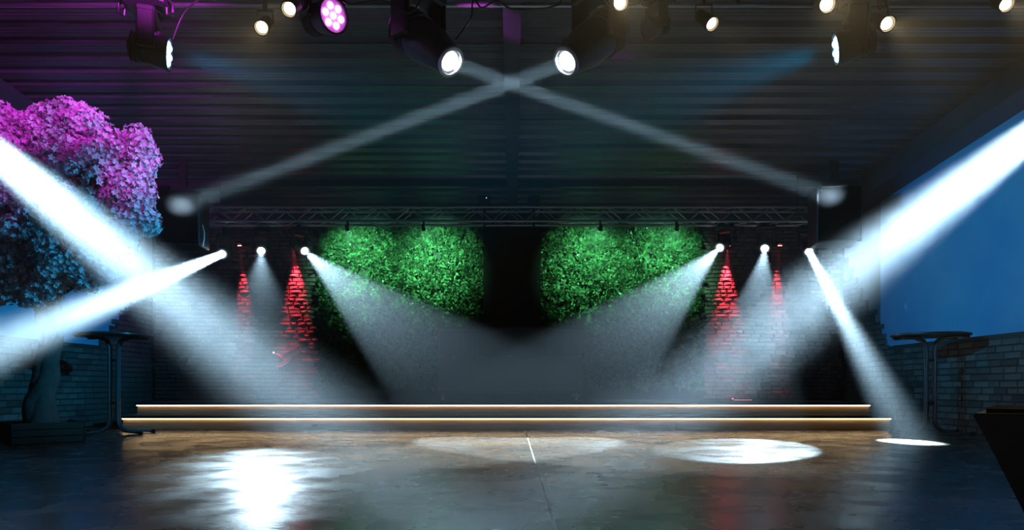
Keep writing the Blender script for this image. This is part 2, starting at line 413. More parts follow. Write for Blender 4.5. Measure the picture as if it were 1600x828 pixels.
# ------------------------------------------------------------------ green walls
def leaf(mb, M, l, w, bend):
    vs = [(0, 0, 0), (-w * .5, -bend * .2, l * .35), (0, 0.0, l * .38), (w * .5, -bend * .2, l * .35), (-w * .36, -bend * .6, l * .7), (0, -bend * .5, l * .72), (w * .36, -bend * .6, l * .7), (0, -bend, l)]
    mb.add(vs, [(0, 2, 1), (0, 3, 2), (1, 2, 5, 4), (2, 3, 6, 5), (4, 5, 7), (5, 6, 7)], M)
def tuft(seed, kind):
    rnd = random.Random(seed); mb = MB()
    n = {'broad': 13, 'spiky': 20, 'small': 16}[kind]
    for k in range(n):
        a = rnd.uniform(0, 2 * math.pi); t = rnd.uniform(0.5, 1.35)
        M = Matrix.Rotation(a, 4, 'Y') @ Matrix.Rotation(t, 4, 'X') @ Matrix.Rotation(rnd.uniform(-.6, .6), 4, 'Z')
        M = Matrix.Translation((rnd.uniform(-.03, .03), 0, rnd.uniform(-.03, .03))) @ M
        if kind == 'broad': leaf(mb, M, rnd.uniform(.06, .10), rnd.uniform(.030, .045), rnd.uniform(-.02, .03))
        elif kind == 'spiky': leaf(mb, M, rnd.uniform(.10, .18), rnd.uniform(.010, .016), rnd.uniform(.0, .06))
        else: leaf(mb, M, rnd.uniform(.035, .06), rnd.uniform(.02, .03), rnd.uniform(-.01, .02))
    return mb
TUFTS = [tuft(k, kd) for k, kd in enumerate(['broad', 'broad', 'spiky', 'small', 'small', 'spiky', 'broad'])]
TM = [t.mesh('leaf_tuft', M_LEAF) for t in TUFTS]
def green_wall(x0, x1, label, seed):
    rnd = random.Random(seed)
    g = thing('plant_wall', label, 'plant wall', ((x0 + x1) / 2, YB, 0.362), group=None)
    cx = (x0 + x1) / 2
    MB().box((x0 - cx, -0.10, 0.0), (x1 - cx, -0.002, 2.83)).build('backing_panel', M_LEAFD, g)
    items = []
    for _ in range(2600):
        x = rnd.uniform(x0, x1) - cx; z = rnd.uniform(0.17, 2.74)
        k = rnd.choice([0, 1, 3, 4, 6, 0, 3, 4, 2, 5])
        n = noise.noise(Vector((x * 2.2 + seed, 0, z * 2.2)))
        s = rnd.uniform(0.75, 1.25); dy = -0.10 - 0.13 * max(0, n + 0.35) - rnd.uniform(0, 0.10)
        M = Matrix.Translation((x, dy, z)) @ Matrix.Rotation(rnd.uniform(-3.1, 3.1), 4, 'Y') @ Matrix.Rotation(R(rnd.uniform(-25, 25)), 4, 'X') @ Matrix.Scale(s, 4)
        pri = (2 if z < 1.2 else 0) - s * (1.5 if k in (2, 5) else 1.0) + rnd.uniform(0, 0.4)
        items.append((pri, k, M))
    items.sort(key=lambda t: t[0])
    for _, k, M in items[:290]:
        o = put('leaf_tuft', TM[k], g); o.matrix_local = M
    joined('small_foliage', [(TUFTS[k], M) for _, k, M in items[290:]], M_LEAF, g)
green_wall(-3.08, -0.47, 'dense green leafy plant wall left of the dark middle strip', 21)
green_wall(0.47, 3.05, 'dense green leafy plant wall right of the dark middle strip', 22)

# ------------------------------------------------------------------ DJ booth
bt = thing('booth', 'dark low booth on the stage with ribbed upper front and plain lower panel', 'DJ booth', (-0.02, 9.32, 0.35))
MB().box((-0.97, 0.02, 0.13), (0.97, 0.62, 0.15)).build('base_board', M_BLACK2, bt)
MB().box((-1.0, 0.0, 1.005), (1.0, 0.66, 1.03), ch=0.005).build('worktop', M_BLACK2, bt)
for s in (-1, 1): MB().box((s * 0.985 - 0.012, 0.02, 0.14), (s * 0.985 + 0.012, 0.64, 1.0)).build('side_panel', M_BLACK2, bt)
mb = MB()
for z in (0.13, 0.62, 0.99): mb.box((-0.985, -0.012, z - 0.008), (0.985, 0.012, z + 0.008))
for x in (-0.985, 0.985): mb.box((x - 0.008, -0.012, 0.13), (x + 0.008, 0.012, 0.99))
mb.build('front_frame', M_BOOTHF, bt)
MB().box((-0.97, 0.0, 0.145), (0.97, 0.016, 0.606)).build('lower_panel', M_BOOTH, bt)
MB().box((-0.97, 0.015, 0.635), (0.97, 0.025, 0.975)).build('upper_backing', M_BLACK2, bt)
sl = MB().box((-0.009, -0.004, 0.635), (0.009, 0.015, 0.976)).mesh('slat', M_BOOTH)
for k in range(62):
    o = put('slat', sl, bt); o.location.x = -0.955 + k * 1.91 / 61
for x in (-0.925, 0.9):
    mb = MB().box((x - 0.055, 0.0, 0.085), (x + 0.055, 0.05, 0.10)); mb.box((x - 0.02, 0.0, 0.02), (x + 0.02, 0.05, 0.085)); mb.box((x - 0.015, 0.05, 0.05), (x + 0.015, 0.5, 0.075))
    mb.box((x - 0.012, 0, 0.085), (x + 0.012, 0.05, 0.13))
    f = mb.build('foot', M_ALU, bt); f['label'] = 'pale metal foot'
    MB().lathe([(0.0, -0.015), (0.022, -0.015), (0.022, 0.015), (0.0, 0.015)], 14, Matrix.Translation((x, 0.025, 0.022)) @ Matrix.Rotation(R(90), 4, 'Y')).build('castor', M_BLACK2, f)
for x in (-0.06, 0.0, 0.05): MB().lathe([(0.006, 0), (0.006, 0.01)], 8, Matrix.Translation((x, -0.012, 0.62)) @ Matrix.Rotation(R(90), 4, 'X')).build('screw', M_ALU, bt)

# ------------------------------------------------------------------ trusses
def truss(name, label, xa, xb, y, z, w, h, pitch, r=0.02):
    t = thing(name, label, 'truss', ((xa + xb) / 2, y, z)); c = (xa + xb) / 2
    ch = MB().tube([(xa - c, 0, 0), (xb - c, 0, 0)], r, 10).mesh('chord', M_ALU, True)
    for yy in (0, w):
        for zz in (0, h): o = put('chord', ch, t); o.location = (0, yy, zz)
    n = int((xb - xa) / pitch); step = (xb - xa) / n
    bu = MB().tube([(0, 0, 0), (step, 0, h)], r * 0.38, 6).mesh('brace', M_ALU, True)
    bd = MB().tube([(0, 0, h), (step, 0, 0)], r * 0.38, 6).mesh('brace', M_ALU, True)
    fu = MB().tube([(0, 0, 0), (step, w, 0)], r * 0.38, 6).mesh('brace', M_ALU, True)
    fd = MB().tube([(0, w, 0), (step, 0, 0)], r * 0.38, 6).mesh('brace', M_ALU, True)
    for k in range(n):
        x = xa - c + k * step
        for (a, b, loc) in ((bu, bd, (x, 0, 0)), (bu, bd, (x, w, 0)), (fu, fd, (x, 0, 0)), (fd, fu, (x, 0, h))):
            if loc == (x, 0, h) and pitch < 0.21: continue
            o = put('brace', a if k % 2 == 0 else b, t); o.location = loc
    for x in (xa - c, xb - c):
        MB().box((x - 0.006, -0.025, -0.025), (x + 0.006, w + 0.025, h + 0.025)).build('end_plate', M_ALU, t)
    return t
TB = truss('lighting_truss', 'long grey lattice truss spanning above the stage', -4.45, 4.36, 9.7, 2.91, 0.25, 0.20, 0.23)
TF = truss('lighting_truss', 'near lattice truss at the very top edge carrying the moving lights', -5.3, 5.0, 4.55, 3.53, 0.29, 0.24, 0.30, 0.024)
for t, (xs, w, h) in ((TB, ((-4.2, 4.1), 0.25, 0.2)), (TF, ((-4.6, -0.9, 0.9, 4.3), 0.29, 0.24))):
    for x in xs:
        zt = ceil_z(t.location.y + w / 2) - t.location.z + 0.01
        MB().tube([(x - t.location.x, w / 2, h / 2), (x - t.location.x, w / 2, zt)], 0.008, 6).build('hanger_rod', M_STEEL, t)
        MB().box((x - t.location.x - 0.02, -0.02, h / 2 - 0.015), (x - t.location.x + 0.02, w + 0.02, h / 2 + 0.015)).build('hanger_bar', M_STEEL, t)

lpipe = thing('lighting_pipe', 'thin grey pipe running along the very top edge of the picture', 'pipe', (-0.1, 5.45, 3.60))
MB().tube([(-4.9, 0, 0), (4.9, 0, 0)], 0.02, 10).build('tube', M_ALU, lpipe, True)
for x in (-4.4, -1.7, 1.9, 4.5): MB().box((x - 0.012, -0.024, 0.0), (x + 0.012, 0.024, 0.34)).build('hanger', M_STEEL, lpipe)
# ------------------------------------------------------------------ fixtures
def clamp_mb(z0, z1, y=0.0):
    mb = MB().box((-0.025, y - 0.02, z0), (0.025, y + 0.02, z1 - 0.02))
    mb.lathe([(0.032, -0.02), (0.032, 0.02)], 12, Matrix.Translation((0, y, z1)) @ Matrix.Rotation(R(90), 4, 'Y'))
    return mb
def moving_head(lens, d, s, label, top, group=None, E=E_WHITE, body='beam', led=None, lens_r=None, cat='moving light', name='moving_light'):
    """a hanging moving-head lamp: lens = world point of the lens, d = direction of the head, s = size, top = height of the truss chord"""
    lens = Vector(lens); d = Vector(d).normalized()
    front = (0.30 if body == 'beam' else 0.15) * s
    piv = lens - d * front
    tz = piv.z + 0.30 * s                                      # underside of base
    t = thing(name, label, cat, (piv.x, piv.y, tz), group=group)
    O = Vector((piv.x, piv.y, tz)); pl = piv - O
    h = top - tz
    clamp_mb(0.10 * s, h).build('clamp', M_BLACK, t, True)
    mb = MB().box((-0.17 * s, -0.13 * s, 0.0), (0.17 * s, 0.13 * s, 0.11 * s), ch=0.025 * s)
    mb.lathe([(0.10 * s, -0.02 * s), (0.10 * s, 0.0)], 16)
    base = mb.build('base', M_BLACK2, t)
    for sx in (-1, 1):                                          # carry handles of the base
        MB().tube([(sx * 0.165 * s, -0.05 * s, 0.08 * s), (sx * 0.215 * s, -0.05 * s, 0.04 * s), (sx * 0.215 * s, -0.05 * s, -0.03 * s), (sx * 0.17 * s, -0.05 * s, -0.05 * s), (sx * 0.165 * s, -0.05 * s, 0.01 * s)], 0.012 * s, 6).build('handle', M_BLACK2, base, True)
    yaw = math.atan2(d.y, d.x); hd = Vector((math.cos(yaw), math.sin(yaw), 0)); sd = Vector((-hd.y, hd.x, 0))
    Ry = Matrix.Rotation(yaw - R(90), 4, 'Z')                   # local x = tilt axis
    hw = 0.125 * s
    mb = MB().box((-hw - 0.05 * s, -0.07 * s, -0.075 * s), (hw + 0.05 * s, 0.07 * s, -0.015 * s), Ry, ch=0.015 * s)
    for sx in (-1, 1):
        a, b = sorted((sx * (hw + 0.05 * s), sx * (hw + 0.008 * s)))
        mb.box((a, -0.065 * s, -0.36 * s), (b, 0.065 * s, -0.05 * s), Ry, ch=0.015 * s)
    mb.build('yoke', M_BLACK2, t)
    A = Matrix.Translation(pl) @ aim(d)
    hdmb = MB()
    if body == 'beam':
        hdmb.lathe([(0.0, -0.20 * s), (0.075 * s, -0.20 * s), (0.108 * s, -0.15 * s), (0.118 * s, -0.02 * s), (0.118 * s, 0.12 * s), (0.098 * s, 0.21 * s), (0.086 * s, 0.285 * s), (0.084 * s, 0.30 * s), (0.072 * s, 0.30 * s), (0.07 * s, 0.27 * s), (0.0, 0.27 * s)], 20, A)
    else:
        hdmb.lathe([(0.0, -0.16 * s), (0.06 * s, -0.15 * s), (0.10 * s, -0.09 * s), (0.115 * s, 0.02 * s), (0.135 * s, 0.13 * s), (0.135 * s, 0.15 * s), (0.12 * s, 0.15 * s), (0.118 * s, 0.135 * s), (0.0, 0.135 * s)], 20, A)
    hb = hdmb.build('head', M_BLACK2, t, True)
    for k in range(5):                                          # cooling fins on the rear of the head
        z = (-0.13 + 0.028 * k) * s; rr = (0.122 if body == 'beam' else 0.112) * s
        MB().lathe([(rr - 0.01 * s, z), (rr + 0.004 * s, z + 0.003 * s), (rr + 0.004 * s, z + 0.009 * s), (rr - 0.01 * s, z + 0.012 * s)], 20, A).build('cooling_fin', M_BLACK2, hb)
    lr = lens_r or 0.062 * s
    if led is None:
        A2 = Matrix.Translation(pl + d * (front - 0.03 * s)) @ aim(d)
        MB().lathe([(lr, 0.0), (lr * 0.97, 0.012 * s), (lr * 0.8, 0.035 * s), (lr * 0.5, 0.05 * s), (0.0, 0.056 * s)], 24, A2).build('lens', E, t, True)['label'] = 'glowing front lens'
        MB().lathe([(lr * 1.08, 0.028 * s), (lr * 1.32, 0.028 * s), (lr * 1.32, 0.045 * s), (lr * 1.08, 0.045 * s), (lr * 1.08, 0.028 * s)], 28, A2).build('lens_ring', M_ALU, t, True)
    elif led != 'off':
        em, pm = led
        A2 = Matrix.Translation(pl + d * (front - 0.018 * s)) @ aim(d)
        MB().lathe([(0.118 * s, 0.0), (0.118 * s, 0.004 * s), (0.0, 0.004 * s)], 24, A2).build('led_plate', pm, t)
        for k in range(7):
            a = k * math.pi / 3; rr = 0 if k == 6 else 0.07 * s
            MB().lathe([(0.028 * s, 0.003 * s), (0.026 * s, 0.016 * s), (0.014 * s, 0.024 * s), (0.0, 0.026 * s)], 12, A2 @ Matrix.Translation((rr * math.cos(a), rr * math.sin(a), 0))).build('led', em, t, True)
    else:
        A2 = Matrix.Translation(pl + d * (front - 0.012 * s)) @ aim(d)
        MB().lathe([(0.118 * s, 0.0), (0.0, 0.004 * s)], 24, A2).build('lens', M_BLACK2, t)
    return t

COOL = (0.57, 0.83, 1.0)
G1 = None
# two large crossing beams at the top of the picture
for (px, tx, hx, lab) in ((703, (1318, 312), 0.80, 'large moving light left of the ceiling beam, white beam to the right'), (886, (262, 328), -0.80, 'large moving light right of the ceiling beam, white beam to the left')):
    L0 = P(px, 96, 4.7); tgt = P(tx[0], tx[1], 9.45)
    moving_head(L0, (hx * 0.8, -0.44, -0.66), 1.25, lab, 3.53)
    beam(L0, tgt, 56, 2.6, COOL, 0.055, 0.07)
# six beam lights below the stage truss
SL = [(347, 397, P(0, 541, 4.0), 1.5, -60, 0.6, 'stage moving light nearest the left speaker, thin beam towards the left'),
      (408, 392, Vector((-1.8, 4.9, 0)), 8.2, 2100, 1.0, 'stage moving light between the two left red-lit brick strips'),
      (476, 392, Vector((0.12, 6.4, 0)), 10.5, 7600, 0.3, 'stage moving light just left of the left plant wall'),
      (1125, 387, Vector((0.05, 6.4, 0)), 10.5, 7600, 0.3, 'stage moving light just right of the right plant wall'),
      (1195, 388, Vector((2.13, 6.4, 0)), 8.8, 3000, 0.12, 'stage moving light between the two right red-lit brick strips'),
      (1264, 393, Vector((4.01, 6.9, 0)), 3.9, -110, 0.3, 'stage moving light nearest the right speaker, narrow beam to a small pool')]
for (px, py, tgt, ha, pw, bl, lab) in SL:
    L0 = P(px, py, 9.82); d = (tgt - L0).normalized()
    moving_head(L0, d, 0.66, lab, 2.89, lens_r=0.062)
    if pw > 0: spot(L0, tgt, pw, ha, COOL, bl, 0.03, 0.05)
    else: beam(L0, tgt, -pw, 2 * ha, COOL, 0.05, 0.05)
# the two front beams whose lamps hang just outside the frame
for (px, py, fx, lab) in ((-90, 170, -0.085, 'dark moving light cut by the left edge of the picture'), (1690, 150, -0.12, 'dark moving light cut by the right edge of the picture')):
    L0 = P(px, py, 4.7); tgt = Vector((fx, 2.2, 0))
    moving_head(L0, tgt - L0, 1.0, lab, 3.53)
    beam(L0, tgt, 110, 5.4, COOL, 0.08, 0.06)
# blue wash lights
moving_head(P(265, 85, 4.7), (0.95, 0.30, -0.10), 0.85, 'dark moving wash light at upper left with blue diodes facing right', 3.53, body='wash', led=(E_CYAN, E_BLUE2))
moving_head(P(1305, 78, 4.7), (-0.95, 0.28, -0.16), 0.85, 'dark moving wash light at upper right with blue diodes facing left', 3.53, body='wash', led=(E_CYAN, E_BLUE2))
BLUE = (0.0, 0.52, 1.0)
spot(P(285, 87, 4.75), (XR, 8.3, 2.1), 1150, 17, BLUE, 1.0, 0.06)
spot(P(1284, 80, 4.75), (XL, 8.4, 1.7), 1500, 19, BLUE, 1.0, 0.06)
moving_head(P(1010, 45, 5.2), (-0.9, -0.3, -0.35), 0.62, 'small unlit moving light hanging right of the large pair', 3.53, body='wash', led='off')
# magenta wash light
MAG = (0.85, 0.06, 1.0)
moving_head(P(522, 24, 4.7), (0.75, -0.62, -0.18), 0.9, 'wash light with seven glowing magenta diodes at the top', 3.53, body='wash', led=(E_MAG, E_MAG2))
spot(P(530, 24, 4.65), (0.0, 5.7, 3.62), 260, 7, MAG, 0.4, 0.05)
spot((-1.2, 3.4, 3.5), (-4.1, 6.7, 3.0), 650, 15, MAG, 0.8, 0.06)
spot((-1.6, 3.2, 3.2), (-4.3, 7.2, 3.95), 600, 20, MAG, 1.0, 0.06)

# warm spotlights hanging from the near truss
def can_light(px, py, d, label='', D=4.6, pw=20, r=0.04, lit=E_WARM, ha=28):
    L0 = P(px, py, D); d = Vector(d).normalized(); ln = 0.16
    piv = L0 - d * 0.10
    tz = piv.z + 0.09
    t = thing('spotlight', label, 'spotlight', (piv.x, piv.y, tz))
    O = t.location; pl = piv - O
    MB().box((-0.012, -0.012, 0.0), (0.012, 0.012, 3.51 - tz)).build('clamp', M_BLACK, t)
    MB().tube([(-0.055, 0, pl.z), (-0.055, 0, 0.0), (0.055, 0, 0.0), (0.055, 0, pl.z)], 0.006, 6).build('bracket', M_BLACK, t)
    A = Matrix.Translation(pl) @ aim(d)
    MB().lathe([(0.0, -0.07), (0.03, -0.07), (0.042, -0.05), (0.044, 0.03), (r + 0.012, 0.10), (r + 0.012, 0.112), (r + 0.004, 0.112), (r, 0.09), (0, 0.09)], 18, A).build('can', M_BLACK, t, True)
    MB().lathe([(r * 0.92, 0.088), (r * 0.85, 0.098), (r * 0.5, 0.108), (0, 0.112)], 18, A).build('lens', lit, t, True)['label'] = 'glowing warm lens'
    spot(L0, L0 + d, pw, ha, (1.0, 0.72, 0.36), 0.9, 0.03, 0.03)
can_light(409, 43, (0.05, -0.75, -0.65), 'warm spotlight just right of the left wash light')
can_light(452, 14, (-0.05, -0.75, -0.65), D=4.3, label= 'warm spotlight between the magenta light and its lower neighbour spotlight')
can_light(969, 4, (0.05, -0.85, -0.5), D=4.25, label= 'warm round spotlight beside the right one of the large moving lights', pw=45)
can_light(1112, 37, (0.35, -0.6, -0.7), 'warm spotlight tilted to the right beside the unlit moving light')
can_light(1292, 7, (-0.1, -0.85, -0.5), D=4.05, label= 'warm spotlight in front of the upper right wash light', pw=45)
can_light(1386, 37, (0.05, -0.8, -0.6), D=4.25, label= 'warm spotlight right of the upper right wash light', pw=45)
can_light(1572, 7, (-0.1, -0.8, -0.6), 'warm spotlight nearest the top right corner', pw=45)

# par cans above the plant walls and red grazing lamps on the brick
GREEN = (0.26, 1.0, 0.52)
for px, gx, lab in ((757, -1.75, 'small black lamp box on the truss left of the middle beam'), (834, 1.75, 'small black lamp box on the truss right of the middle beam')):
    p = P(px, 325, 9.72)
    t = thing('lamp_box', lab, 'lamp', (p.x, p.y, 3.115))
    MB().box((-0.085, -0.07, 0.0), (0.085, 0.07, 0.15), ch=0.01).build('housing', M_BLACK2, t)
    MB().box((-0.07, -0.075, 0.02), (0.07, -0.068, 0.13)).build('front_grille', M_BLACK, t)
    MB().box((-0.015, -0.02, -0.30), (0.015, 0.02, 0.0)).build('stem', M_BLACK, t)
    MB().lathe([(0.006, 0), (0.0, 0.006)], 8, Matrix.Translation((0.03, -0.075, 0.11)) @ Matrix.Rotation(R(90), 4, 'X')).build('indicator', emis('indicator_white', (1, 1, 1), 2.0) if px < 800 else M_ALU, t)
    for k, ox in enumerate((-0.58, 0.50) if gx < 0 else (-0.50, 0.58)):
        gp = Vector((gx + ox, 9.66, 2.78)); inner = (k == 1) == (gx < 0)
        q = thing('par_light', 'small black can lamp over the %s plant wall, %s' % ('left' if gx < 0 else 'right', 'nearer the dark middle strip' if inner else 'nearer the brick wall'), 'lamp', tuple(gp))
        MB().box((-0.012, -0.01, 0.02), (0.012, 0.05, 0.118)).build('clamp', M_BLACK, q)
        A = aim((0, 0.85, -0.5))
        MB().lathe([(0.0, -0.08), (0.022, -0.08), (0.032, 0.0), (0.028, 0.0), (0.026, -0.02), (0, -0.02)], 14, A).build('can', M_BLACK, q, True)
        MB().lathe([(0.025, -0.02), (0.0, -0.012)], 14, A).build('lens', emis('lit_lens_green', (0.1, 1, 0.4), 1.5), q)
        spot(gp + Vector((0, 0.02, 0)), (gx + ox * 1.1, YB, 2.42), 560, 37, GREEN, 1.0, 0.02)
RED = (1.0, 0.06, 0.10)
for k, (x, hw, pw, lab) in enumerate(((RC[0], 9, 450, 'small lamp lighting the outer left brick strip red'), (RC[1], 15, 800, 'small lamp lighting the inner left brick strip red'), (RC[2], 15, 1200, 'small lamp lighting the inner right brick strip red'), (RC[3], 9, 600, 'small lamp lighting the outer right brick strip red'))):
    t = thing('wall_lamp', lab, 'lamp', (x, YB - 0.03, 2.86))
    MB().box((-0.04, -0.20, 0.0), (0.04, 0.0, 0.03), ch=0.005).build('bracket', M_BLACK, t)
    MB().lathe([(0.03, -0.03), (0.036, 0.0), (0.0, 0.0)], 12, Matrix.Translation((0, -0.11, 0.012))).build('can', M_BLACK, t, True)
    for j in range(3): MB().lathe([(0.0, -0.012), (0.009, -0.008), (0.009, 0.0)], 8, Matrix.Translation((-0.022 + 0.022 * j, -0.150, -0.02))).build('led', E_REDL, t)
    spot((x, YB - 0.14, 2.795), (x + 0.01, YB - 0.03, 2.0), pw, hw, RED, 0.9, 0.01)

# ------------------------------------------------------------------ hanging speakers
def speaker(px0, px1, py0, py1, label, rz, sgn):
    D = 9.1; a = P(px0, py1, D); b = P(px1, py0, D)
    w = b.x - a.x; h = b.z - a.z
    t = thing('loudspeaker', label, 'loudspeaker', ((a.x + b.x) / 2, D + 0.1, a.z), rz)
    w *= 0.9
    MB().box((-w / 2, -0.1, 0), (w / 2, 0.33, h), ch=0.012).build('cabinet', M_BLACK2, t)
    MB().box((-w / 2 + 0.02, -0.115, 0.02), (w / 2 - 0.02, -0.1, h - 0.02), ch=0.006).build('grille', M_GRILLE, t)
    for x in (-w / 2 + 0.05, w / 2 - 0.05):
        for z in (0.06, h - 0.06): MB().lathe([(0.008, 0), (0.006, 0.005)], 8, Matrix.Translation((x, -0.115, z)) @ Matrix.Rotation(R(90), 4, 'X')).build('bolt', M_STEEL, t)
    top = ceil_z(D) - a.z + 0.01
    mb = MB().box((-0.22, 0.05, h), (0.22, 0.17, h + 0.03)); mb.box((-0.15, 0.07, h + 0.03), (0.15, 0.15, h + 0.10)); mb.box((-0.05, 0.08, h + 0.1), (0.05, 0.14, top))
    mb.build('hanging_bracket', M_BLACK, t)
    MB().tube([(sgn * (w / 2 + 0.012), 0.0, h * 0.40), (sgn * (w / 2 + 0.035), 0.0, h * 0.25), (sgn * (w / 2 + 0.03), 0.0, 0.08), (sgn * (w / 2 + 0.01), 0, 0.0)], 0.007, 6).build('safety_cable', M_ALU, t, True)
    return t
speaker(239, 312, 297, 382, 'black loudspeaker hanging beside the blossom tree', R(7), 1)
speaker(1276, 1351, 290, 378, 'black loudspeaker hanging beside the blue painted wall', R(-7), 1)

# ------------------------------------------------------------------ bar tables
def bar_table(x, y, label, rz):
    t = thing('bar_table', label, 'table', (x, y, 0), rz)
    MB().lathe([(0.0, 1.145), (0.40, 1.145), (0.412, 1.150), (0.415, 1.160), (0.412, 1.170), (0.40, 1.175), (0.0, 1.175)], 48).build('table_top', M_TABLE, t, True)
    for k, (dx, dy) in enumerate(((-0.045, -0.03), (0.045, -0.03), (-0.045, 0.03), (0.045, 0.03))):
        sx = 1 if dx > 0 else -1; sy = 1 if dy > 0 else -1
        ox, oy = 0.31 * sx, 0.16 * sy
        pts = [(ox, oy, 1.135), (dx + 0.10 * sx, dy + 0.05 * sy, 1.128), (dx + 0.03 * sx, dy + 0.012 * sy, 1.09), (dx, dy, 1.02), (dx, dy, 0.6), (dx, dy, 0.16), (dx + 0.02 * sx, dy + 0.01 * sy, 0.09), (dx + 0.08 * sx, dy + 0.04 * sy, 0.04), (ox * 1.15, oy * 1.3, 0.022)]
        lg = MB().tube(pts, 0.0145, 10).build('leg', M_STEEL, t, True)
        MB().box((ox * 1.15 - 0.025, oy * 1.3 - 0.02, 0.0), (ox * 1.15 + 0.025, oy * 1.3 + 0.02, 0.045), ch=0.006).build('foot_cap', M_BLACK2, lg)
        MB().box((ox - 0.03, oy - 0.03, 1.118), (ox + 0.03, oy + 0.03, 1.146)).build('bracket', M_BLACK2, lg)
    for z in (0.35, 0.85): MB().box((-0.05, -0.035, z), (0.05, 0.035, z + 0.03), ch=0.005).build('leg_clamp', M_BLACK2, t)
    return t
bar_table(-4.66, 8.0, 'round black bar table on bent tube legs beside the blossom tree', R(10))
bar_table(4.90, 8.0, 'round black bar table on bent tube legs by the right brick wainscot', R(-12))

# ------------------------------------------------------------------ blossom tree in a planter
tree = thing('blossom_tree', 'tall artificial blossom tree with pink-lit crown and gnarled trunk', 'tree', (-4.72, 6.88, 0.12))
T0 = Vector(tree.location)
def gn(pts, rs, strands=3, amp=0.35, n=26):
    mb = MB(); pts = [Vector(p) for p in pts]
    def at(t):
        f = t * (len(pts) - 1); i = min(int(f), len(pts) - 2); u = f - i
        a = pts[max(i - 1, 0)]; b = pts[i]; c = pts[i + 1]; d = pts[min(i + 2, len(pts) - 1)]
        p = 0.5 * ((2 * b) + (c - a) * u + (2 * a - 5 * b + 4 * c - d) * u * u + (3 * b - a - 3 * c + d) * u ** 3)
        return p, rs[i] * (1 - u) + rs[i + 1] * u
    for s in range(strands):
        path = []; rad = []
        for k in range(n):
            t = k / (n - 1); p, r = at(t); a = s * 2 * math.pi / strands + t * 5.5
            path.append(p + Vector((math.cos(a), math.sin(a), 0)) * r * amp * (1.0 if strands > 1 else 0) + Vector((noise.noise(p * 5 + Vector((s, 0, 0))), noise.noise(p * 5 + Vector((0, s, 9))), 0)) * r * 0.3)
            rad.append(r * (0.72 if strands > 1 else 1) * (1 + 0.22 * noise.noise(p * 7 + Vector((s * 3, 0, 0)))))
        mb.tube(path, rad, 12)
    return mb
def lp(px, py, D): return P(px, py, D) - T0
trunk = gn([(0.0, 0.0, 0.0), (-0.04, 0, 0.25), (0.02, 0, 0.55), (0.07, 0.0, 0.9), (0.05, 0, 1.2), (0.05, 0, 1.45)], [0.15, 0.115, 0.10, 0.10, 0.10, 0.13], 4, 0.42).build('trunk', M_BARK, tree, True)
for k, (px, py, D, r0) in enumerate(((170, 395, 6.7, 0.075), (30, 380, 6.9, 0.08), (120, 330, 7.1, 0.07), (200, 300, 6.8, 0.05), (60, 260, 6.8, 0.06), (110, 230, 7.0, 0.05), (10, 320, 6.5, 0.055))):
    e = lp(px, py, D); b = Vector((0.05 + (0.05 if e.x > 0.1 else -0.04), 0, 1.38)); m_ = (b + e) / 2 + Vector((0, 0, 0.12 if k % 2 else -0.06))
    gn([b, (b * 0.6 + m_ * 0.4), m_, e], [r0 * 1.15, r0, r0 * 0.7, r0 * 0.35], 2, 0.3, 12).build('branch', M_BARK, tree, True)
def blossom(seed):
    rnd = random.Random(seed); mb = MB(); n = 30; Rb = 0.072
    for k in range(n):
        ph = math.acos(1 - 2 * (k + 0.5) / n); th = k * 2.39996 + rnd.uniform(-.3, .3)
        d = Vector((math.sin(ph) * math.cos(th), math.sin(ph) * math.sin(th), math.cos(ph)))
        M = Matrix.Translation(d * Rb * rnd.uniform(0.75, 1.15)) @ aim(d + Vector((rnd.uniform(-.4, .4), rnd.uniform(-.4, .4), rnd.uniform(-.4, .4)))) @ Matrix.Rotation(rnd.uniform(0, 3), 4, 'Z')
        r = rnd.uniform(0.017, 0.026)
        for q in range(5):
            a = q * 2 * math.pi / 5; ca, sa = math.cos(a), math.sin(a); a1, a2 = a - 0.55, a + 0.55
            mb.add([(0, 0, 0), (r * 0.75 * math.cos(a1), r * 0.75 * math.sin(a1), r * 0.45), (r * 1.1 * ca, r * 1.1 * sa, r * rnd.uniform(.3, .7)), (r * 0.75 * math.cos(a2), r * 0.75 * math.sin(a2), r * 0.45)], [(0, 1, 2, 3)], M)
    return mb
BP = [blossom(k) for k in range(4)]; BM = [b.mesh('blossom_cluster', M_PETAL) for b in BP]
lobes = [(105, 225, 50, 6.7), (190, 250, 38, 6.6), (150, 290, 62, 6.6), (60, 320, 95, 6.8), (35, 240, 62, 6.9), (185, 340, 42, 6.6), (110, 385, 55, 6.6), (25, 405, 62, 6.7), (-30, 330, 80, 6.9), (200, 300, 28, 6.5),
         (215, 225, 14, 6.5), (222, 243, 12, 6.6), (100, 185, 20, 6.7), (130, 195, 22, 6.8), (225, 343, 10, 6.6), (150, 420, 24, 6.6), (60, 430, 34, 6.6), (-10, 225, 55, 7.0), (60, 300, 80, 7.4), (130, 330, 70, 7.3), (75, 200, 24, 6.7)]
rnd = random.Random(5); items = []
for (px, py, r, D) in lobes:
    c = P(px, py, D); rr = r * D / F; n = int(16 + 230 * rr * rr / 0.25)
    for k in range(n):
        d = Vector((rnd.gauss(0, 1), rnd.gauss(0, 1), rnd.gauss(0, 1))).normalized()
        if d.y > 0.75: continue
        p = c + Vector((d.x, d.y * 0.85, d.z)) * rr * rnd.uniform(0.74, 1.10)
        if p.x < XL + 0.42: continue
        inside = any((p - P(a, b, D2)).length < 0.70 * q * D2 / F for (a, b, q, D2) in lobes)
        if inside: continue
        items.append((p.y + rnd.uniform(0, 0.35) + (0.5 if (p.x * F / p.y + 800) < -5 else 0), rnd.randrange(4), Matrix.Translation(p - T0) @ Matrix.Rotation(rnd.uniform(0, 6), 4, 'Z') @ Matrix.Rotation(rnd.uniform(0, 3), 4, 'X') @ Matrix.Scale(rnd.uniform(0.7, 1.5), 4)))
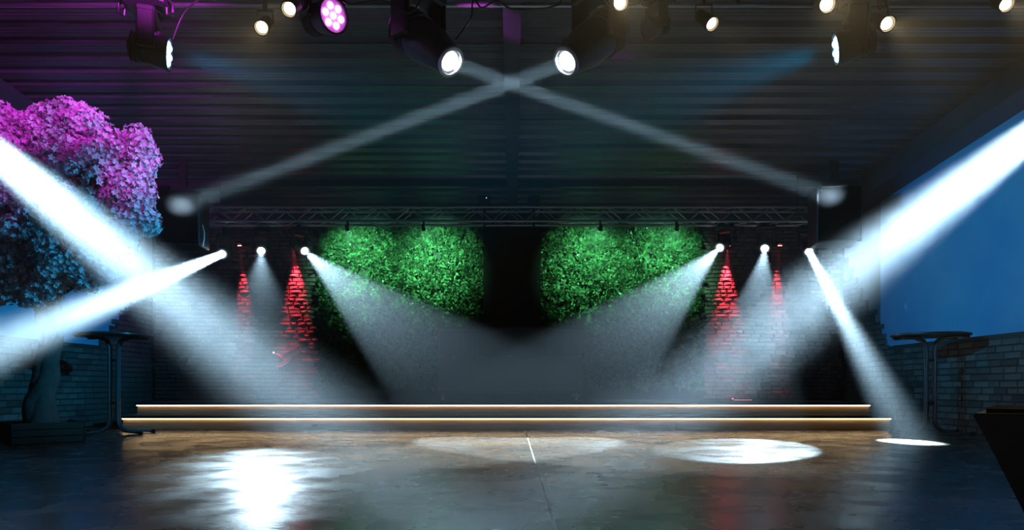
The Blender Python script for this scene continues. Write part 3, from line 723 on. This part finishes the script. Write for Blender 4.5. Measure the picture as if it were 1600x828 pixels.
items.sort(key=lambda t: t[0])
for _, k, M in items[:295]: o = put('blossom_cluster', BM[k], tree); o.matrix_local = M
if items[295:]: joined('inner_blossom', [(BP[k], M) for _, k, M in items[295:]], M_PETAL, tree)
print('blossoms', len(items))
pz = thing('planter', 'dark square wooden planter box under the blossom tree', 'planter', (-4.74, 6.90, 0), R(45))
for k in range(4):
    M = Matrix.Rotation(k * R(90), 4, 'Z')
    for j in range(3):
        MB().box((-0.31, -0.31, 0.005 + j * 0.068), (0.305, -0.285, 0.068 + j * 0.068), M, ch=0.003).build('plank', M_PLANTER, pz)
MB().box((-0.285, -0.285, 0.02), (0.285, 0.285, 0.12)).build('soil', M_SOIL, pz)

# gathered black curtain at the left edge
mb = MB(); n = 60; vs = []; x0, x1 = -5.84, -5.50
for k in range(n + 1):
    t = k / n; yy = 6.75 + 0.45 * t; xx = -5.80 + 0.055 * math.sin(t * 38) + 0.02 * math.sin(t * 11) + 0.03
    for z in (0.02, 1.2, 2.4, 3.49): vs.append((xx + 0.01 * math.sin(z * 3 + k), yy, z))
fs = [(k * 4 + j, k * 4 + j + 1, (k + 1) * 4 + j + 1, (k + 1) * 4 + j) for k in range(n) for j in range(3)]
mb.add(vs, fs); o = mb.build('curtain', M_FABRIC, None, True); sm = o.modifiers.new('thick', 'SOLIDIFY'); sm.thickness = 0.008
tag(o, 'narrow gathered black curtain on the left wall behind the tree', 'curtain')

# ------------------------------------------------------------------ wedge monitor at the right foreground
mo = thing('stage_monitor', 'black wedge shaped floor speaker cut by the right edge in the foreground', 'loudspeaker', (1.35 + 0.27 * math.cos(R(38)), 2.0 - 0.27 * math.sin(R(38)), 0), -R(38))
pl = [(-0.27, 0.468), (-0.262, 0.474), (0.55, 0.484), (0.58, 0.455), (0.58, 0.0), (-0.02, 0.0), (-0.135, 0.16), (-0.225, 0.37)]
vs = [(x, 0, z) for x, z in pl] + [(x, 0.55, z) for x, z in pl]; n = len(pl)
MB().add(vs, [(k, (k + 1) % n, (k + 1) % n + n, k + n) for k in range(n)] + [tuple(range(n)), tuple(range(2 * n - 1, n - 1, -1))]).build('cabinet', M_BLACK, mo)
MB().box((-0.24, 0.03, 0.47), (0.54, 0.52, 0.487)).build('grille', M_FABRIC, mo)
MB().box((0.1, -0.01, 0.2), (0.32, 0.004, 0.28), ch=0.004).build('handle', M_BLACK2, mo)

# ------------------------------------------------------------------ small things on and by the stage
orn = thing('wall_ornament', 'small red winged ornament on the dark brick beside the left plant wall', 'ornament', (-3.69, YB - 0.035, 0.98))
def wing(pts, y):
    mb = MB(); k = len(pts); vs = [(x, y + 0.04 * math.sin(i * 1.7), z) for i, (x, z) in enumerate(pts)] + [(x * 0.97, y + 0.022 + 0.04 * math.sin(i * 1.7), z) for i, (x, z) in enumerate(pts)]
    fs = [tuple(range(k)), tuple(range(2 * k - 1, k - 1, -1))] + [(i, (i + 1) % k, (i + 1) % k + k, i + k) for i in range(k)]
    return mb.add(vs, fs)
wing([(-0.17, 0.13), (-0.08, 0.10), (0.02, 0.11), (0.12, 0.17), (0.24, 0.22), (0.16, 0.10), (0.06, 0.02), (0.0, 0.0), (-0.05, 0.05)], -0.09).build('upper_wing', M_RED, orn)
wing([(0.03, 0.03), (0.10, 0.06), (0.05, -0.03), (-0.03, -0.09), (-0.16, -0.10), (-0.10, -0.05), (-0.02, -0.01)], -0.07).build('lower_wing', M_RED, orn)
MB().tube([(0.01, -0.05, 0.02), (0.0, 0.0, 0.02)], 0.012, 8).build('peg', M_STEEL, orn)
MB().lathe([(0.011, 0), (0.008, 0.012), (0, 0.015)], 8, Matrix.Translation((-0.165, -0.12, 0.13)) @ Matrix.Rotation(R(90), 4, 'X')).build('light_point', emis('light_point', (1, .8, .8), 6), orn)
bar = thing('light_bar', 'thin red light bar lying on the stage at the right', 'light bar', (3.35, 9.95, 0.35))
MB().box((-0.14, -0.02, 0.0), (0.17, 0.02, 0.03), ch=0.004).build('housing', M_BLACK2, bar)
MB().box((-0.13, -0.024, 0.012), (0.14, -0.0201, 0.020)).build('light_strip', emis('red_bar', (1.0, 0.05, 0.16), 0.9), bar)
MB().lathe([(0.010, 0), (0.006, 0.008), (0, 0.01)], 8, Matrix.Translation((-0.135, 0.0, 0.03))).build('indicator', E_REDL, bar)

# cables swagging along the near truss
def cable(pts, label, r=0.006):
    pts = [Vector(p) for p in pts]; out = []
    for i in range(len(pts) - 1):                              # smooth curve through the points
        a, b, c, d = pts[max(i - 1, 0)], pts[i], pts[i + 1], pts[min(i + 2, len(pts) - 1)]
        for k in range(8):
            u = k / 8; out.append(0.5 * ((2 * b) + (c - a) * u + (2 * a - 5 * b + 4 * c - d) * u * u + (3 * b - a - 3 * c + d) * u ** 3))
    out.append(pts[-1])
    return tag(MB().tube(out, r, 8).build('power_cable', M_ROPE, None, True), label, 'cable')
cable([P(270, 62, 4.72), P(285, 25, 4.72), P(305, 3, 4.7), P(330, -8, 4.7)], 'black cable rising from the upper left wash light')
cable([P(712, 62, 4.62), P(735, 30, 4.6), P(738, 5, 4.6), P(742, -6, 4.6)], 'black cable curling beside the left one of the large moving lights')
cable([P(740, -8, 4.55), P(752, 12, 4.5), P(775, 2, 4.5), P(800, 14, 4.5), P(840, 14, 4.5), P(870, 8, 4.5), P(880, -8, 4.55)], 'black cable sagging between the two large moving lights')
cable([P(465, -8, 4.55), P(468, 14, 4.5), P(480, 12, 4.5), P(482, -8, 4.55)], 'short black cable loop beside the magenta light')
cable([P(530, -8, 4.55), P(545, 6, 4.5), P(600, 2, 4.5), P(640, 20, 4.5), P(660, -8, 4.55)], 'black cable between the magenta light and the left large moving light')
cable([P(940, -8, 4.55), P(955, 8, 4.5), P(1000, 5, 4.5), P(1040, -8, 4.55)], 'black cable beside the unlit moving light')

# ------------------------------------------------------------------ haze filling the room: it hangs under the roof and thins out towards the floor
hm = bpy.data.materials.new('stage_haze'); hm.use_nodes = True; nt = hm.node_tree; nt.nodes.clear()
vo = nt.nodes.new('ShaderNodeVolumeScatter'); vo.inputs['Anisotropy'].default_value = HAZE_G
vo.inputs['Color'].default_value = (0.86, 0.94, 1.0, 1)
ge = nt.nodes.new('ShaderNodeNewGeometry'); sx = nt.nodes.new('ShaderNodeSeparateXYZ'); mr = nt.nodes.new('ShaderNodeMapRange'); mr.interpolation_type = 'SMOOTHSTEP'
mr.inputs['From Min'].default_value = 0.0; mr.inputs['From Max'].default_value = 2.4
mr.inputs['To Min'].default_value = HAZE_DENSITY * 0.24; mr.inputs['To Max'].default_value = HAZE_DENSITY
nt.links.new(ge.outputs['Position'], sx.inputs[0]); nt.links.new(sx.outputs['Z'], mr.inputs['Value']); nt.links.new(mr.outputs[0], vo.inputs['Density'])
ou = nt.nodes.new('ShaderNodeOutputMaterial'); nt.links.new(vo.outputs[0], ou.inputs['Volume'])
o = MB().prism([(YF - 0.3, 0.0005), (YB - 0.001, 0.0005), (YB - 0.001, ceil_z(YB) + 0.05), (YF - 0.3, ceil_z(YF - 0.3) + 0.05)], XL + 0.001, XR - 0.001).build('haze', hm)
tag(o, 'thin stage haze filling the whole hall', 'haze', kind='stuff')
for m in bpy.data.materials:                                    # small lit lenses shine by their own lamps; only the step strips light as surfaces
    if m is not E_LED: m.cycles.emission_sampling = 'NONE'
GROUPS = {'spotlight': 'warm spotlights along the top', 'par_light': 'can lamps over the plant walls', 'wall_lamp': 'red lamps on the brick', 'bar_table': 'bar tables',
          'lighting_truss': 'lighting trusses', 'plant_wall': 'plant walls', 'lamp_box': 'lamp boxes on the stage truss', 'loudspeaker': 'hanging loudspeakers', 'power_cable': 'cables along the top'}
for o in S.objects:
    if o.parent is None and 'category' in o:
        n = o.name.split('.')[0]
        if n in GROUPS: o['group'] = GROUPS[n]
        elif n == 'moving_light': o['group'] = 'moving lights under the stage truss' if o.location.y > 8 else 'moving lights on the near truss'
